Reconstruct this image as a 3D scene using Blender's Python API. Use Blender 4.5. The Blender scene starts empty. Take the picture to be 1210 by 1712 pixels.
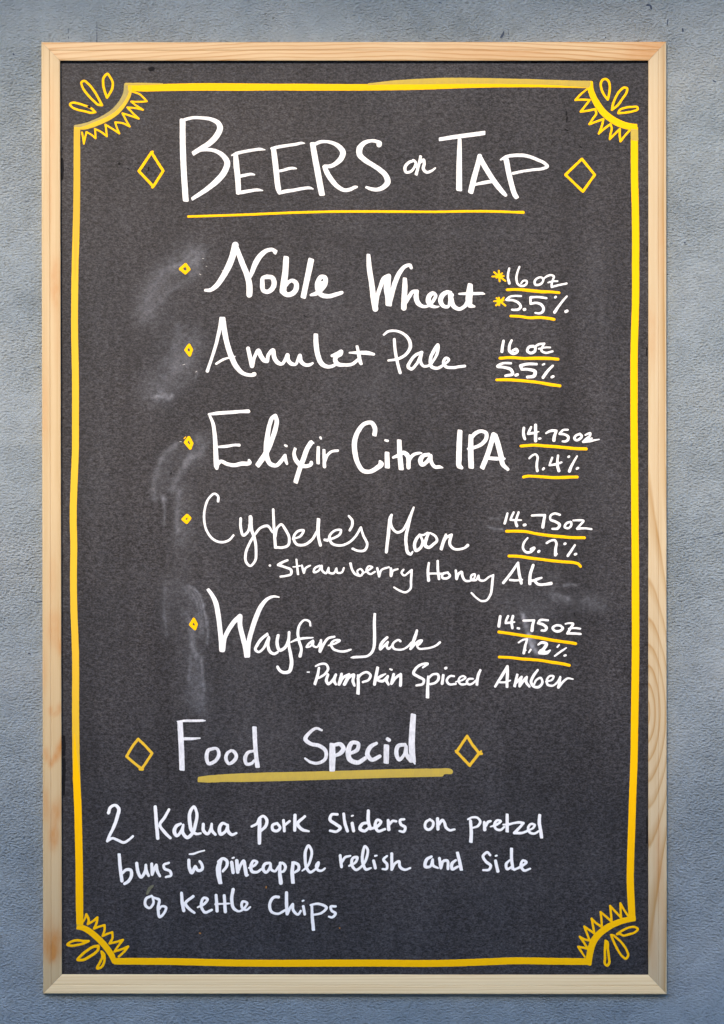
import bpy, math, numpy as np
from mathutils import Vector
rng = np.random.default_rng(7)
scn = bpy.context.scene
COL = scn.collection

# ------------------------------------------------------------------ scale of the place
S = 0.610 / 1045.0            # metres per photo pixel on the face of the board (a 24 x 36 inch board)
D = 1.60                      # camera to board face
YP = -0.0045                  # face of the board, in front of the wall (wall face is y = 0)
ZC = 1.50                     # height of the picture centre above the pavement

def at(px, py, y=YP):
    k = (D + (y - YP)) / D
    return ((px - 605.0) * S * k, y, ZC + (856.0 - py) * S * k)

# ------------------------------------------------------------------ camera
cam = bpy.data.cameras.new('camera')
cam_o = bpy.data.objects.new('camera', cam); COL.objects.link(cam_o)
cam_o.location = (0, YP - D, ZC); cam_o.rotation_euler = (math.radians(90), 0, 0)
cam.sensor_fit = 'VERTICAL'; cam.sensor_height = 36.0
cam.lens = 36.0 * D / (1712 * S)
cam.clip_start = 0.05; cam.clip_end = 200
scn.camera = cam_o

# ------------------------------------------------------------------ daylight
SUN_EL, SUN_AZ = math.radians(30), math.radians(-18)      # azimuth: 0 = straight behind the camera, minus = to its left
world = bpy.data.worlds.new('World'); scn.world = world; world.use_nodes = True
wn = world.node_tree; bg = wn.nodes['Background']
sky = wn.nodes.new('ShaderNodeTexSky'); sky.sky_type = 'NISHITA'; sky.sun_disc = False
sdir = Vector((math.sin(SUN_AZ) * math.cos(SUN_EL), -math.cos(SUN_AZ) * math.cos(SUN_EL), math.sin(SUN_EL)))
sky.sun_elevation = SUN_EL
sky.sun_rotation = math.atan2(sdir.x, sdir.y)
sky.air_density = 1.0; sky.dust_density = 0.2; sky.ozone_density = 3.0
wn.links.new(sky.outputs[0], bg.inputs[0]); bg.inputs[1].default_value = 0.15
sun = bpy.data.lights.new('sun', 'SUN'); sun.energy = 0.85; sun.angle = math.radians(10); sun.color = (1.0, 0.755, 0.50)
sun_o = bpy.data.objects.new('sun', sun); COL.objects.link(sun_o)
sun_o.rotation_euler = (-sdir).to_track_quat('-Z', 'Y').to_euler(); sun_o.location = (0, -4, 5)
scn.view_settings.view_transform = 'Standard'; scn.view_settings.look = 'None'
scn.view_settings.exposure = 2.6; scn.view_settings.gamma = 1.0; scn.view_settings.use_curve_mapping = False

# ------------------------------------------------------------------ node helper
class N:
    def __init__(s, name):
        s.m = bpy.data.materials.new(name); s.m.use_nodes = True
        s.t = s.m.node_tree; s.b = s.t.nodes['Principled BSDF']
    def n(s, typ, **kw):
        x = s.t.nodes.new(typ)
        for k, v in kw.items(): setattr(x, k, v)
        return x
    def put(s, sock, v):
        if isinstance(v, bpy.types.NodeSocket): s.t.links.new(v, sock)
        else: sock.default_value = v
    def math(s, op, a, b=0.0, c=None, clamp=False):
        x = s.n('ShaderNodeMath', operation=op); x.use_clamp = clamp
        s.put(x.inputs[0], a); s.put(x.inputs[1], b)
        if c is not None: s.put(x.inputs[2], c)
        return x.outputs[0]
    def obj(s): return s.n('ShaderNodeTexCoord').outputs['Object']
    def mapped(s, v, scale=(1, 1, 1), rot=(0, 0, 0), loc=(0, 0, 0)):
        x = s.n('ShaderNodeMapping'); s.put(x.inputs['Vector'], v)
        x.inputs['Scale'].default_value = scale; x.inputs['Rotation'].default_value = rot; x.inputs['Location'].default_value = loc
        return x.outputs[0]
    def noise(s, v, scale, detail=3, rough=0.5, dist=0.0, typ=None):
        x = s.n('ShaderNodeTexNoise')
        s.put(x.inputs['Vector'], v); x.inputs['Scale'].default_value = scale
        x.inputs['Detail'].default_value = detail; x.inputs['Roughness'].default_value = rough
        x.inputs['Distortion'].default_value = dist
        return x.outputs[0]
    def ramp(s, f, stops):
        x = s.n('ShaderNodeValToRGB'); s.put(x.inputs[0], f); e = x.color_ramp.elements
        while len(e) < len(stops): e.new(0.5)
        for i, (p, c) in enumerate(stops):
            e[i].position = p; e[i].color = (c, c, c, 1) if isinstance(c, (int, float)) else (*c, 1)
        return x.outputs[0]
    def mix(s, f, a, b, mode='MIX'):
        x = s.n('ShaderNodeMix', data_type='RGBA', blend_type=mode)
        s.put(x.inputs['Factor'], f)
        for k, v in (('A', a), ('B', b)):
            so = [i for i in x.inputs if i.name == k and i.type == 'RGBA'][0]
            s.put(so, (*v, 1) if isinstance(v, tuple) and len(v) == 3 else v)
        return [o for o in x.outputs if o.type == 'RGBA'][0]
    def bump(s, h, strength, dist, normal=None):
        x = s.n('ShaderNodeBump'); x.inputs['Strength'].default_value = strength; x.inputs['Distance'].default_value = dist
        s.put(x.inputs['Height'], h)
        if normal is not None: s.put(x.inputs['Normal'], normal)
        return x.outputs[0]
    def attr(s, name): return s.n('ShaderNodeAttribute', attribute_name=name).outputs['Fac']
    def out(s, color=None, rough=None, normal=None, spec=None):
        if color is not None: s.put(s.b.inputs['Base Color'], (*color, 1) if isinstance(color, tuple) and len(color) == 3 else color)
        if rough is not None: s.put(s.b.inputs['Roughness'], rough)
        if normal is not None: s.put(s.b.inputs['Normal'], normal)
        if spec is not None: s.put(s.b.inputs['Specular IOR Level'], spec)
        return s.m

# ------------------------------------------------------------------ materials
def wall_mat():
    m = N('grey_wall_paint'); o = m.obj()
    # rolled, pebbly masonry paint: short crusty ridges running across the wall
    warp = m.mapped(o, (1, 1, 1))
    nz = m.n('ShaderNodeTexNoise'); m.put(nz.inputs['Vector'], o); nz.inputs['Scale'].default_value = 28
    add = m.n('ShaderNodeMixRGB', blend_type='LINEAR_LIGHT'); add.inputs[0].default_value = 0.002
    m.put(add.inputs[1], warp); m.put(add.inputs[2], nz.outputs[1])
    va = m.mapped(add.outputs[0], (1.0, 1.0, 1.7), rot=(0, math.radians(-20), 0))
    vb = m.mapped(add.outputs[0], (1.0, 1.0, 1.7), rot=(0, math.radians(18), 0))
    sel = m.ramp(m.noise(o, 2.2, 1), [(0.45, 0.0), (0.55, 1.0)])
    def both(sc, d, r):
        return m.math('ADD', m.math('MULTIPLY', m.noise(va, sc, d, r), sel), m.math('MULTIPLY', m.noise(vb, sc, d, r), m.math('SUBTRACT', 1.0, sel)))
    a = both(320, 2, 0.42)
    b = m.noise(va, 700, 2, 0.6)
    c = m.noise(o, 24, 3, 0.5)
    amp = m.ramp(m.noise(m.mapped(o, loc=(0.3, 0, 0.1)), 5.5, 3, 0.6), [(0.34, 0.42), (0.60, 1.0)])
    h = m.math('ADD', m.math('MULTIPLY', m.math('ADD', m.math('MULTIPLY', a, 0.75), m.math('MULTIPLY', b, 0.3)), amp), m.math('MULTIPLY', c, 0.5))
    big = m.noise(o, 6.5, 6, 0.6, 0.4)
    tone = m.ramp(big, [(0.3, (0.202, 0.252, 0.284)), (0.5, (0.244, 0.292, 0.318)), (0.74, (0.290, 0.330, 0.346))])
    grime = m.ramp(m.noise(o, 60, 5, 0.6), [(0.3, 0.86), (0.6, 1.0)])
    pore = m.ramp(a, [(0.28, 0.72), (0.40, 1.0)])
    colr = m.mix(1.0, tone, m.mix(1.0, grime, pore, 'MULTIPLY'), 'MULTIPLY')
    return m.out(colr, 0.66, m.bump(h, 1.0, 0.0056), 0.35)

def board_mat():
    m = N('chalkboard_paint'); o = m.obj()
    g1 = m.noise(m.mapped(o, (1, 1, 1.6)), 520, 2, 0.75)
    g2 = m.noise(m.mapped(o, (0.8, 1, 1.6)), 230, 3, 0.6)
    g3 = m.noise(o, 9, 4, 0.6)
    g4 = m.noise(m.mapped(o, (5, 1, 0.6)), 5, 3, 0.6)         # faint wiping streaks
    base = m.mix(m.ramp(g3, [(0.35, 0.0), (0.65, 1.0)]), (0.0285, 0.0285, 0.0315), (0.0375, 0.0362, 0.0385))
    grain = m.ramp(m.math('ADD', m.math('MULTIPLY', g1, 0.6), m.math('MULTIPLY', g2, 0.4)), [(0.36, 0.28), (0.5, 0.93), (0.62, 1.95)])
    base = m.mix(1.0, base, grain, 'MULTIPLY')
    base = m.mix(1.0, base, m.ramp(g4, [(0.3, 0.78), (0.6, 1.08)]), 'MULTIPLY')
    d = m.attr('chalk_dust'); k = m.attr('rubbed_dark')
    br = m.ramp(m.noise(m.mapped(o, (1, 1, 1), rot=(0, math.radians(35), 0)), 260, 4, 0.7), [(0.3, 0.45), (0.65, 1.3)])
    dust = m.math('MULTIPLY', d, br, clamp=True)
    base = m.mix(m.math('MULTIPLY', k, 0.75, clamp=True), base, (0.018, 0.017, 0.018))
    base = m.mix(dust, base, (0.36, 0.38, 0.42))
    rough = m.math('ADD', m.ramp(g2, [(0.3, 0.50), (0.7, 0.60)]), m.math('MULTIPLY', dust, 0.3))
    return m.out(base, rough, m.bump(m.math('ADD', g1, g2), 0.4, 0.0006), 0.16)

def ink_mat(name, full, thin, cover=1.0, rough=0.6):
    """marker paint: 'thin' is where the pen left less pigment"""
    m = N(name); o = m.obj()
    st = m.noise(m.mapped(o, (1.0, 1, 0.22)), 900, 3, 0.6)
    pt = m.noise(o, 130, 3, 0.6)
    e = m.attr('ink_depth')
    f = m.math('ADD', m.math('MULTIPLY', st, 0.5), m.math('MULTIPLY', pt, 0.5))
    f = m.ramp(f, [(0.36, 1.0 - cover), (0.60, min(1.0, 1.35 - cover) * (0.35 if cover > 0.9 else 1.0))])
    f = m.math('MULTIPLY', m.math('SUBTRACT', 1.0, f), m.ramp(e, [(0.0, 0.86), (0.5, 1.0)]))
    return m.out(m.mix(f, thin, full), rough, m.bump(pt, 0.12, 0.0003), 0.08)

def wood_mat(name, pale, dark, slope, freq, u0=0.0, v0=0.0, ax=0.0, wob=0.0015, seed=0.0, contrast=0.6, bend=0.11):
    m = N(name); o = m.mapped(m.obj(), loc=(seed, 0, 0))
    sep = m.n('ShaderNodeSeparateXYZ'); m.put(sep.inputs[0], m.obj())
    u, v = sep.outputs[0], sep.outputs[2]
    n1 = m.noise(m.mapped(o, (5, 5, 34)), 1.6, 3, 0.5)
    vv = m.math('SUBTRACT', m.math('SUBTRACT', v, m.math('MULTIPLY', u, slope)), v0)
    vv = m.math('ADD', vv, m.math('MULTIPLY', m.math('SUBTRACT', n1, 0.5), wob * 2))
    du = m.math('MULTIPLY', m.math('TANH', m.math('DIVIDE', m.math('SUBTRACT', u, u0), bend)), ax * bend)
    r = m.math('SQRT', m.math('ADD', m.math('MULTIPLY', du, du), m.math('MULTIPLY', vv, vv)))
    w = m.math('FRACT', m.math('MULTIPLY', r, freq))
    ring = m.ramp(w, [(0.0, 0.05), (0.5, 0.05), (0.80, 0.6), (0.90, 1.0), (1.0, 0.05)])
    streak = m.ramp(m.noise(m.mapped(o, (2.2, 30, 210)), 3.0, 4, 0.6), [(0.38, 0.0), (0.62, 1.0)])
    broad = m.ramp(m.noise(m.mapped(o, (3.0, 4, 60)), 1.5, 3, 0.5), [(0.35, 0.0), (0.65, 1.0)])
    patch = m.ramp(m.noise(o, 7, 2), [(0.3, 0.35), (0.7, 1.0)])
    f = m.math('MULTIPLY', m.math('MULTIPLY', ring, contrast), patch)
    f = m.math('ADD', f, m.math('MULTIPLY', streak, 0.16))
    f = m.math('ADD', f, m.math('MULTIPLY', broad, 0.22), clamp=True)
    c = m.mix(f, pale, dark)
    stain = m.math('MULTIPLY', m.attr('stain'), m.ramp(m.noise(m.mapped(o, (25, 25, 60)), 3.0, 4, 0.6), [(0.3, 0.6), (0.65, 1.15)]), clamp=True)
    c = m.mix(stain, c, (0.45, 0.20, 0.05))
    c = m.mix(m.math('MULTIPLY', m.attr('groove'), 0.55), c, (0.42, 0.23, 0.09))
    fine = m.noise(m.mapped(o, (12, 120, 700)), 4.0, 2)
    return m.out(c, 0.48, m.bump(fine, 0.15, 0.0003), 0.35)

def flat_mat(name, c, rough=0.8):
    m = N(name); o = m.obj()
    n = m.ramp(m.noise(o, 200, 3), [(0.3, tuple(x * 0.7 for x in c)), (0.7, tuple(min(1, x * 1.2) for x in c))])
    return m.out(n, rough, None, 0.2)

M = {
 'wall': wall_mat(), 'board': board_mat(),
 'white': ink_mat('white_marker', (0.90, 0.90, 0.88), (0.40, 0.40, 0.40), 0.92),
 'white_streaky': ink_mat('white_marker_worn', (0.86, 0.87, 0.88), (0.30, 0.31, 0.33), 0.88),
 'yellow': ink_mat('yellow_marker', (0.96, 0.52, 0.001), (0.62, 0.35, 0.006), 0.96),
 'yellow_soft': ink_mat('yellow_marker_softer', (0.72, 0.45, 0.03), (0.54, 0.36, 0.04), 0.95),
 'yellow_dull': ink_mat('yellow_marker_dull', (0.60, 0.395, 0.04), (0.44, 0.31, 0.05), 0.93),
 'yellow_worn': ink_mat('yellow_marker_worn', (0.56, 0.41, 0.06), (0.36, 0.28, 0.08), 0.84),
 'yellow_thin': ink_mat('yellow_marker_thin', (0.46, 0.37, 0.11), (0.24, 0.21, 0.10), 0.8),
 'black': flat_mat('black_spot', (0.006, 0.006, 0.008)),
 'orange': flat_mat('orange_speck', (0.30, 0.14, 0.03)),
 'chip': flat_mat('dark_chip', (0.045, 0.062, 0.095)),
 'olive': flat_mat('faint_smear', (0.13, 0.13, 0.085)),
 'fleck': flat_mat('chalk_fleck', (0.42, 0.41, 0.38)),
}

# ------------------------------------------------------------------ mesh helpers
def link(o, parent=None):
    COL.objects.link(o)
    if parent: o.parent = parent
    return o
def mesh_obj(name, verts, faces, mat, parent=None, attrs=None, smooth=False, label=None, kind=None):
    me = bpy.data.meshes.new(name); me.from_pydata([tuple(v) for v in verts], [], faces)
    me.materials.append(mat)
    if attrs:
        for k, a in attrs.items():
            me.attributes.new(k, 'FLOAT', 'POINT').data.foreach_set('value', np.asarray(a, dtype=np.float32))
    if smooth: me.polygons.foreach_set('use_smooth', [True] * len(me.polygons))
    me.update()
    o = link(bpy.data.objects.new(name, me), parent)
    if label: o['label'] = label
    if kind: o['kind'] = kind
    return o

# ---- soft value noise on a pixel grid
_NZ = rng.random((512, 512)).astype(np.float32)
def vnoise(x, y, s):
    x = x / s; y = y / s; xi = np.floor(x).astype(int); yi = np.floor(y).astype(int)
    fx = x - xi; fy = y - yi; fx = fx * fx * (3 - 2 * fx); fy = fy * fy * (3 - 2 * fy)
    g = lambda a, b: _NZ[a % 512, b % 512]
    return (g(yi, xi) * (1 - fx) + g(yi, xi + 1) * fx) * (1 - fy) + (g(yi + 1, xi) * (1 - fx) + g(yi + 1, xi + 1) * fx) * fy - 0.5

def parse(line):
    head, pts = line.split(':'); head = head.strip(); fl = ''
    while head and head[0].isalpha(): fl += head[0]; head = head[1:]
    w = float(head); P = []
    for t in pts.split():
        c = t.endswith('!'); v = [float(q) for q in t.rstrip('!').split(',')]
        P.append((v[0], v[1], v[2] if len(v) > 2 else w, c))
    return fl, P

def spline(P, closed, step):
    """centripetal-like Catmull-Rom through the points, broken at corners"""
    n = len(P)
    A = np.array([p[:3] for p in P], float); C = [p[3] for p in P]
    if n == 1: return A
    segs = n if closed else n - 1
    out = []
    for i in range(segs):
        p1 = A[i]; p2 = A[(i + 1) % n]
        p0 = A[i - 1] if (i > 0 or closed) and not C[i] else 2 * p1 - p2
        p3 = A[(i + 2) % n] if (i + 2 < n or closed) and not C[(i + 1) % n] else 2 * p2 - p1
        L = max(np.hypot(*(p2 - p1)[:2]), 1e-6)
        d0 = max(np.hypot(*(p1 - p0)[:2]), 1e-6); d3 = max(np.hypot(*(p3 - p2)[:2]), 1e-6)
        m1 = ((p1 - p0) / d0 * L + (p2 - p1) * d0 / L) / (d0 + L) * L if d0 + L > 0 else p2 - p1
        m2 = ((p2 - p1) / L * d3 + (p3 - p2) * L / d3) / (d3 + L) * L
        k = max(2, int(math.ceil(L / step))); t = np.linspace(0, 1, k, endpoint=False)[:, None]
        h = (2*t**3 - 3*t**2 + 1) * p1 + (t**3 - 2*t**2 + t) * m1 + (-2*t**3 + 3*t**2) * p2 + (t**3 - t**2) * m2
        h[:, 2] = np.interp(t[:, 0], [0, 1], [p1[2], p2[2]])
        out.append(h)
    out.append(A[:1] if closed else A[-1:])
    return np.concatenate(out)

def stroke_field(strokes, crop, g=0.75, rough=0.22, pad=4):
    """signed distance (photo px) of all strokes on a grid of pitch g"""
    x0, y0, w = crop; sc = 1210.0 / w
    lines = []
    for ln in strokes:
        fl, P = parse(ln)
        P = [(x0 + a / sc, y0 + b / sc, c / sc, d) for a, b, c, d in P]
        lines.append((fl, spline(P, 'c' in fl, 1.4)))
    allp = np.concatenate([l[1] for l in lines])
    r = allp[:, 2].max() / 2 + pad
    gx0 = math.floor((allp[:, 0].min() - r)); gy0 = math.floor((allp[:, 1].min() - r))
    nx = int((allp[:, 0].max() + r - gx0) / g) + 2; ny = int((allp[:, 1].max() + r - gy0) / g) + 2
    xs = gx0 + np.arange(nx) * g; ys = gy0 + np.arange(ny) * g
    F = np.full((ny, nx), 9.0, np.float32)
    for fl, Q in lines:
        G = np.full((ny, nx), 9.0, np.float32)
        if len(Q) == 1: Q = np.concatenate([Q, Q + [0.01, 0, 0]])
        for a, b in zip(Q[:-1], Q[1:]):
            R = max(a[2], b[2]) / 2 + 2.5
            i0 = max(0, int((min(a[0], b[0]) - R - gx0) / g)); i1 = min(nx, int((max(a[0], b[0]) + R - gx0) / g) + 2)
            j0 = max(0, int((min(a[1], b[1]) - R - gy0) / g)); j1 = min(ny, int((max(a[1], b[1]) + R - gy0) / g) + 2)
            X = xs[None, i0:i1] - a[0]; Y = ys[j0:j1, None] - a[1]
            d = b[:2] - a[:2]; L2 = max(d @ d, 1e-9)
            t = np.clip((X * d[0] + Y * d[1]) / L2, 0, 1)
            dist = np.hypot(X - t * d[0], Y - t * d[1]) - (a[2] + (b[2] - a[2]) * t) / 2
            np.minimum(G[j0:j1, i0:i1], dist, out=G[j0:j1, i0:i1])
        for key, (e, q) in (('s', (Q[0], Q[min(3, len(Q) - 1)])), ('e', (Q[-1], Q[max(-4, -len(Q))]))):
            if ('f' in fl or key in fl) and 'c' not in fl:
                v = e[:2] - q[:2]; v /= max(np.hypot(*v), 1e-6)
                X = xs[None, :] - e[0]; Y = ys[:, None] - e[1]
                al = X * v[0] + Y * v[1]; pe = -X * v[1] + Y * v[0]
                near = np.hypot(X, Y) < e[2] * 1.3 + 2
                c = al - 0.12 * e[2] + 0.14 * pe
                k = 0.25 * e[2]
                hh = np.clip(0.5 + 0.5 * (c - G) / k, 0, 1)
                sm = c * hh + G * (1 - hh) + k * hh * (1 - hh)
                G = np.where(near & (al > -e[2]), np.maximum(G, sm), G)
        np.minimum(F, G, out=F)
    XX, YY = np.meshgrid(xs, ys)
    F = F + (rough * (1.2 * vnoise(XX, YY, 2.4) + 1.0 * vnoise(XX + 91, YY, 6.0)) if rough else 0)
    return F, xs, ys

CORN = [(0, 0), (0, 1), (1, 1), (1, 0)]      # (row, col) offsets in walking order
def field_to_mesh(F, xs, ys, plane_y, thick, foot):
    ny, nx = F.shape; ins = F < 0
    nG = ny * nx
    gid = np.arange(nG).reshape(ny, nx)
    hid = nG + gid                              # point on the edge (j,i)-(j,i+1)
    vid = 2 * nG + gid                          # point on the edge (j,i)-(j+1,i)
    m = sum(ins[r:ny-1+r, c:nx-1+c].astype(int) << k for k, (r, c) in enumerate(CORN))
    polys, walls = [], []
    for case in range(1, 16):
        J, I = np.nonzero(m == case)
        if len(J) == 0: continue
        E = [hid[J, I], vid[J, I+1], hid[J+1, I], vid[J, I]]
        Cc = [gid[J + r, I + c] for r, c in CORN]
        seq = []
        for k in range(4):
            a, b = case >> k & 1, case >> ((k + 1) % 4) & 1
            if a: seq.append(('c', Cc[k]))
            if a != b: seq.append(('x' if a else 'n', E[k]))
        polys.append(np.stack([q[1] for q in seq], 1))
        for k in range(len(seq)):
            if seq[k][0] == 'x' and seq[(k+1) % len(seq)][0] == 'n':
                walls.append(np.stack([seq[k][1], seq[(k+1) % len(seq)][1]], 1))
    used = np.unique(np.concatenate([p.ravel() for p in polys]))
    remap = np.full(3 * nG, -1); remap[used] = np.arange(len(used))
    kind = used // nG; rem = used % nG; j = rem // nx; i = rem % nx
    g = xs[1] - xs[0]
    px = xs[i].astype(float); py = ys[j].astype(float); dep = -F[j, i].astype(float)
    h = kind == 1; f0 = F[j[h], i[h]]; f1 = F[j[h], i[h] + 1]; px[h] += g * f0 / (f0 - f1); dep[h] = 0
    v = kind == 2; f0 = F[j[v], i[v]]; f1 = F[j[v] + 1, i[v]]; py[v] += g * f0 / (f0 - f1); dep[v] = 0
    dep = np.clip(dep / 1.8, 0, 1)
    yy = plane_y - thick * (0.35 + 0.65 * np.sqrt(dep))
    V = np.stack([(px - 605) * S, yy, ZC + (856 - py) * S], 1)
    faces = []
    for p in polys: faces += remap[p].tolist()
    W = np.concatenate(walls) if walls else np.zeros((0, 2), int)
    wr = remap[W]; wu = np.unique(wr); low = np.full(len(used), -1); low[wu] = len(used) + np.arange(len(wu))
    VB = V[wu].copy(); VB[:, 1] = foot
    for a, b in wr.tolist(): faces.append((b, a, int(low[a]), int(low[b])))
    V = np.concatenate([V, VB]); dep = np.concatenate([dep, np.zeros(len(wu))])
    return V, faces, dep

LAYER = {'border_line': 0, 'corner_arc': 1e-5, 'border_wear': 1.5e-5, 'rays': 2e-5, 'petal': 3e-5, 'second_coat': 1.5e-5, 'underline': 2.4e-5}
_cnt = [0]
def marks(name, crop, strokes, mat, parent, label=None, plane=YP, thick=0.00012, lift=0.0, rough=0.22, g=0.75):
    strokes = [s.strip() for s in strokes.strip().split('\n') if s.strip()]
    F, xs, ys = stroke_field(strokes, crop, g, rough)
    if name.startswith('handwritten'): F = F + 0.16
    _cnt[0] += 1; thick += LAYER.get(name, 4e-6 * (_cnt[0] % 5))
    V, faces, dep = field_to_mesh(F, xs, ys, plane - lift, thick, plane)
    c = np.array([(V[:, 0].min() + V[:, 0].max()) / 2, plane, (V[:, 2].min() + V[:, 2].max()) / 2])
    o = mesh_obj(name, V - c, faces, M[mat], parent, {'ink_depth': dep}, False, label)
    pl = Vector(parent['world_loc']) if parent and 'world_loc' in parent else Vector((0, 0, 0))
    o.location = Vector(c) - pl
    o['world_loc'] = [float(q) for q in c]
    return o

# ------------------------------------------------------------------ setting: wall, pavement, two added light blockers out of view
def box(name, x0, x1, y0, y1, z0, z1, mat, **kw):
    v = [(x, y, z) for x in (x0, x1) for y in (y0, y1) for z in (z0, z1)]
    f = [(0, 1, 3, 2), (4, 6, 7, 5), (0, 4, 5, 1), (2, 3, 7, 6), (0, 2, 6, 4), (1, 5, 7, 3)]
    return mesh_obj(name, v, f, mat, **kw)
wall = box('painted_wall', -4, 4, 0.0, 0.25, 0.0, 4.2, M['wall'])
wall['label'] = 'blue grey rough painted outside wall behind the framed chalkboard'; wall['category'] = 'wall'
pave = N('pavement_concrete'); pave_m = pave.out(pave.ramp(pave.noise(pave.obj(), 6, 6), [(0.3, (0.17, 0.165, 0.155)), (0.7, (0.26, 0.25, 0.24))]), 0.85)
box('pavement', -6, 6, -6, -0.001, -0.15, 0.0, pave_m, kind='structure')

box('sun_blocker', -9, 9, -3.3, -3.0, 0.0, 3.02, pave_m, kind='structure')      # added slab, unseen behind the camera, keeps sun off the lower board

wood_e = N('sky_blocker_timber'); wood_em = wood_e.out(wood_e.ramp(wood_e.noise(wood_e.mapped(wood_e.obj(), (1, 12, 12)), 4, 4), [(0.3, (0.16, 0.11, 0.07)), (0.7, (0.26, 0.19, 0.13))]), 0.7)
box('sky_blocker', -4, 4, -0.98, -0.001, 2.60, 2.68, wood_em, kind='structure')           # added slab, unseen overhead, cuts sky and sun near the top

# ------------------------------------------------------------------ the chalkboard
board = bpy.data.objects.new('chalkboard', None); link(board)
bx = at(592, 1645); board.location = (bx[0], 0.0, bx[2]); board['world_loc'] = [bx[0], 0.0, bx[2]]
board['label'] = 'tall black chalkboard menu in a pale pine frame with white and yellow marker writing'
board['category'] = 'chalkboard'
def local(v): w = board['world_loc']; return (v[0] - w[0], v[1] - w[1], v[2] - w[2])

# --- panel with its wiped chalk dust
def soft(XX, YY, out, pts, w, s, hard=1.0):
    P = spline([(p[0], p[1], w, False) for p in pts], False, 3.0)
    d = np.full(XX.shape, 1e9)
    for a, b in zip(P[:-1], P[1:]):
        v = b[:2] - a[:2]; t = np.clip(((XX - a[0]) * v[0] + (YY - a[1]) * v[1]) / max(v @ v, 1e-6), 0, 1)
        d = np.minimum(d, np.hypot(XX - a[0] - t * v[0], YY - a[1] - t * v[1]))
    out[...] = np.maximum(out, 0) + s * np.exp(-(d / (w * 0.5)) ** (2 * hard))
g = 2.5
xs = np.arange(97, 1090, g); ys = np.arange(97, 1636, g)
XX, YY = np.meshgrid(xs, ys)
dust = np.zeros(XX.shape); dark = np.zeros(XX.shape)
for pts, w, s in [
 ([(328,424),(300,440),(268,462),(250,490),(242,525)], 34, .09), ([(318,420),(280,460),(246,510)], 66, .03), ([(304,560),(272,640)], 78, .03), ([(318,1000),(322,1160)], 50, .025), ([(330,740),(290,800)], 50, .022), ([(332,428),(322,450)], 18, .09), ([(318,434),(288,448)], 8, .07),
 ([(334,450),(318,468),(288,482),(268,500)], 14, .06), ([(262,500),(252,530)], 40, .02),
 ([(298,545),(302,562),(292,580)], 14, .06), ([(320,575),(300,600),(275,630),(262,655)], 46, .085), ([(312,600),(292,618)], 14, .06),
 ([(300,640),(320,610)], 24, .05), ([(254,665),(262,662),(272,664)], 5, .22), ([(276,660),(283,668),(288,660)], 6, .20), ([(262,660),(276,656)],12,.07), ([(330,622),(324,636)], 4, .18),
 ([(293,744),(278,756),(263,786),(256,817),(258,834)], 9, .15), ([(300,752),(280,775),(270,800),(268,825)], 26, .05),
 ([(336,738),(332,756),(318,772)], 24, .10), ([(322,762),(304,786),(292,806),(288,818)], 11, .12), ([(330,730),(336,745)], 12, .05),
 ([(271,832),(275,850),(274,876)], 5, .14), ([(273,833),(278,838)], 6, .12), ([(300,822),(296,850),(296,888)], 8, .13), ([(304,822),(308,860),(310,900)], 36, .06),
 ([(296,900),(302,945)], 40, .028), ([(280,975),(300,985)], 30, .04),
 ([(317,980),(332,992),(341,1020),(347,1046),(346,1076)], 4, .17), ([(320,984),(331,1000),(337,1030),(339,1056)], 2.6, .14), ([(316,984),(327,1002),(333,1030),(335,1050)], 2.6, .11), ([(324,982),(336,1000),(343,1030),(345,1050)], 2.6, .12), ([(312,985),(326,1000),(333,1030),(334,1060)], 16, .08),
 ([(276,983),(274,1000),(278,1062)], 5, .09), ([(276,1010),(280,1050)], 26, .04), ([(321,1054),(321,1075),(327,1094)], 9, .19),
 ([(318,1096),(318,1115),(315,1136)], 5, .12), ([(337,1099),(338,1125),(341,1154)], 4.5, .18), ([(326,1096),(328,1130),(330,1175)], 26, .08), ([(330,1160),(334,1186)], 34, .04),
 ([(303,1018),(312,1030),(318,1040)], 10, .08), ([(290,1000),(300,1090)], 60, .016),
 ([(816,881),(826,884),(840,885)], 3.5, .25), ([(817,866),(834,868)], 3.5, .12), ([(943,979),(951,977)], 4.5, .25), ([(957,977),(963,979)], 4, .22),
 ([(921,994),(935,995),(951,1000)], 7, .11), ([(923,1001),(955,1004)], 8, .07), ([(985,1002),(1003,1012)], 22, .08), ([(940,1000),(990,1015)], 20, .035),
 ([(874,1028),(879,1045),(884,1062)], 7, .33), ([(884,1062),(887,1076),(897,1091)], 8, .55), ([(889,1066),(894,1074)], 6, .25), ([(900,1028),(860,1022)], 40, .035), ([(925,990),(930,960)], 20, .03),
 ([(905,130),(1000,150)], 30, .012), ([(600,560),(640,700)], 160, .014), ([(360,900),(420,1180)], 120, .014), ([(170,400),(160,700),(175,1000)], 46, .012), ([(1000,420),(1010,700),(1000,960)], 50, .014),
 ([(330,1240),(560,1215),(800,1240)], 50, .010), ([(860,640),(760,660),(600,655)], 26, .012), ([(420,520),(560,505)], 30, .012), ([(640,1420),(840,1500),(980,1440)], 70, .010), ([(200,1560),(420,1590),(700,1560)], 40, .010),
 ([(820,990),(900,1010),(1010,1005)], 40, .02), ([(560,385),(880,392)], 16, .012), ([(250,1180),(262,1290)], 26, .012),
]: soft(XX, YY, dust, pts, w, s)
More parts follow.
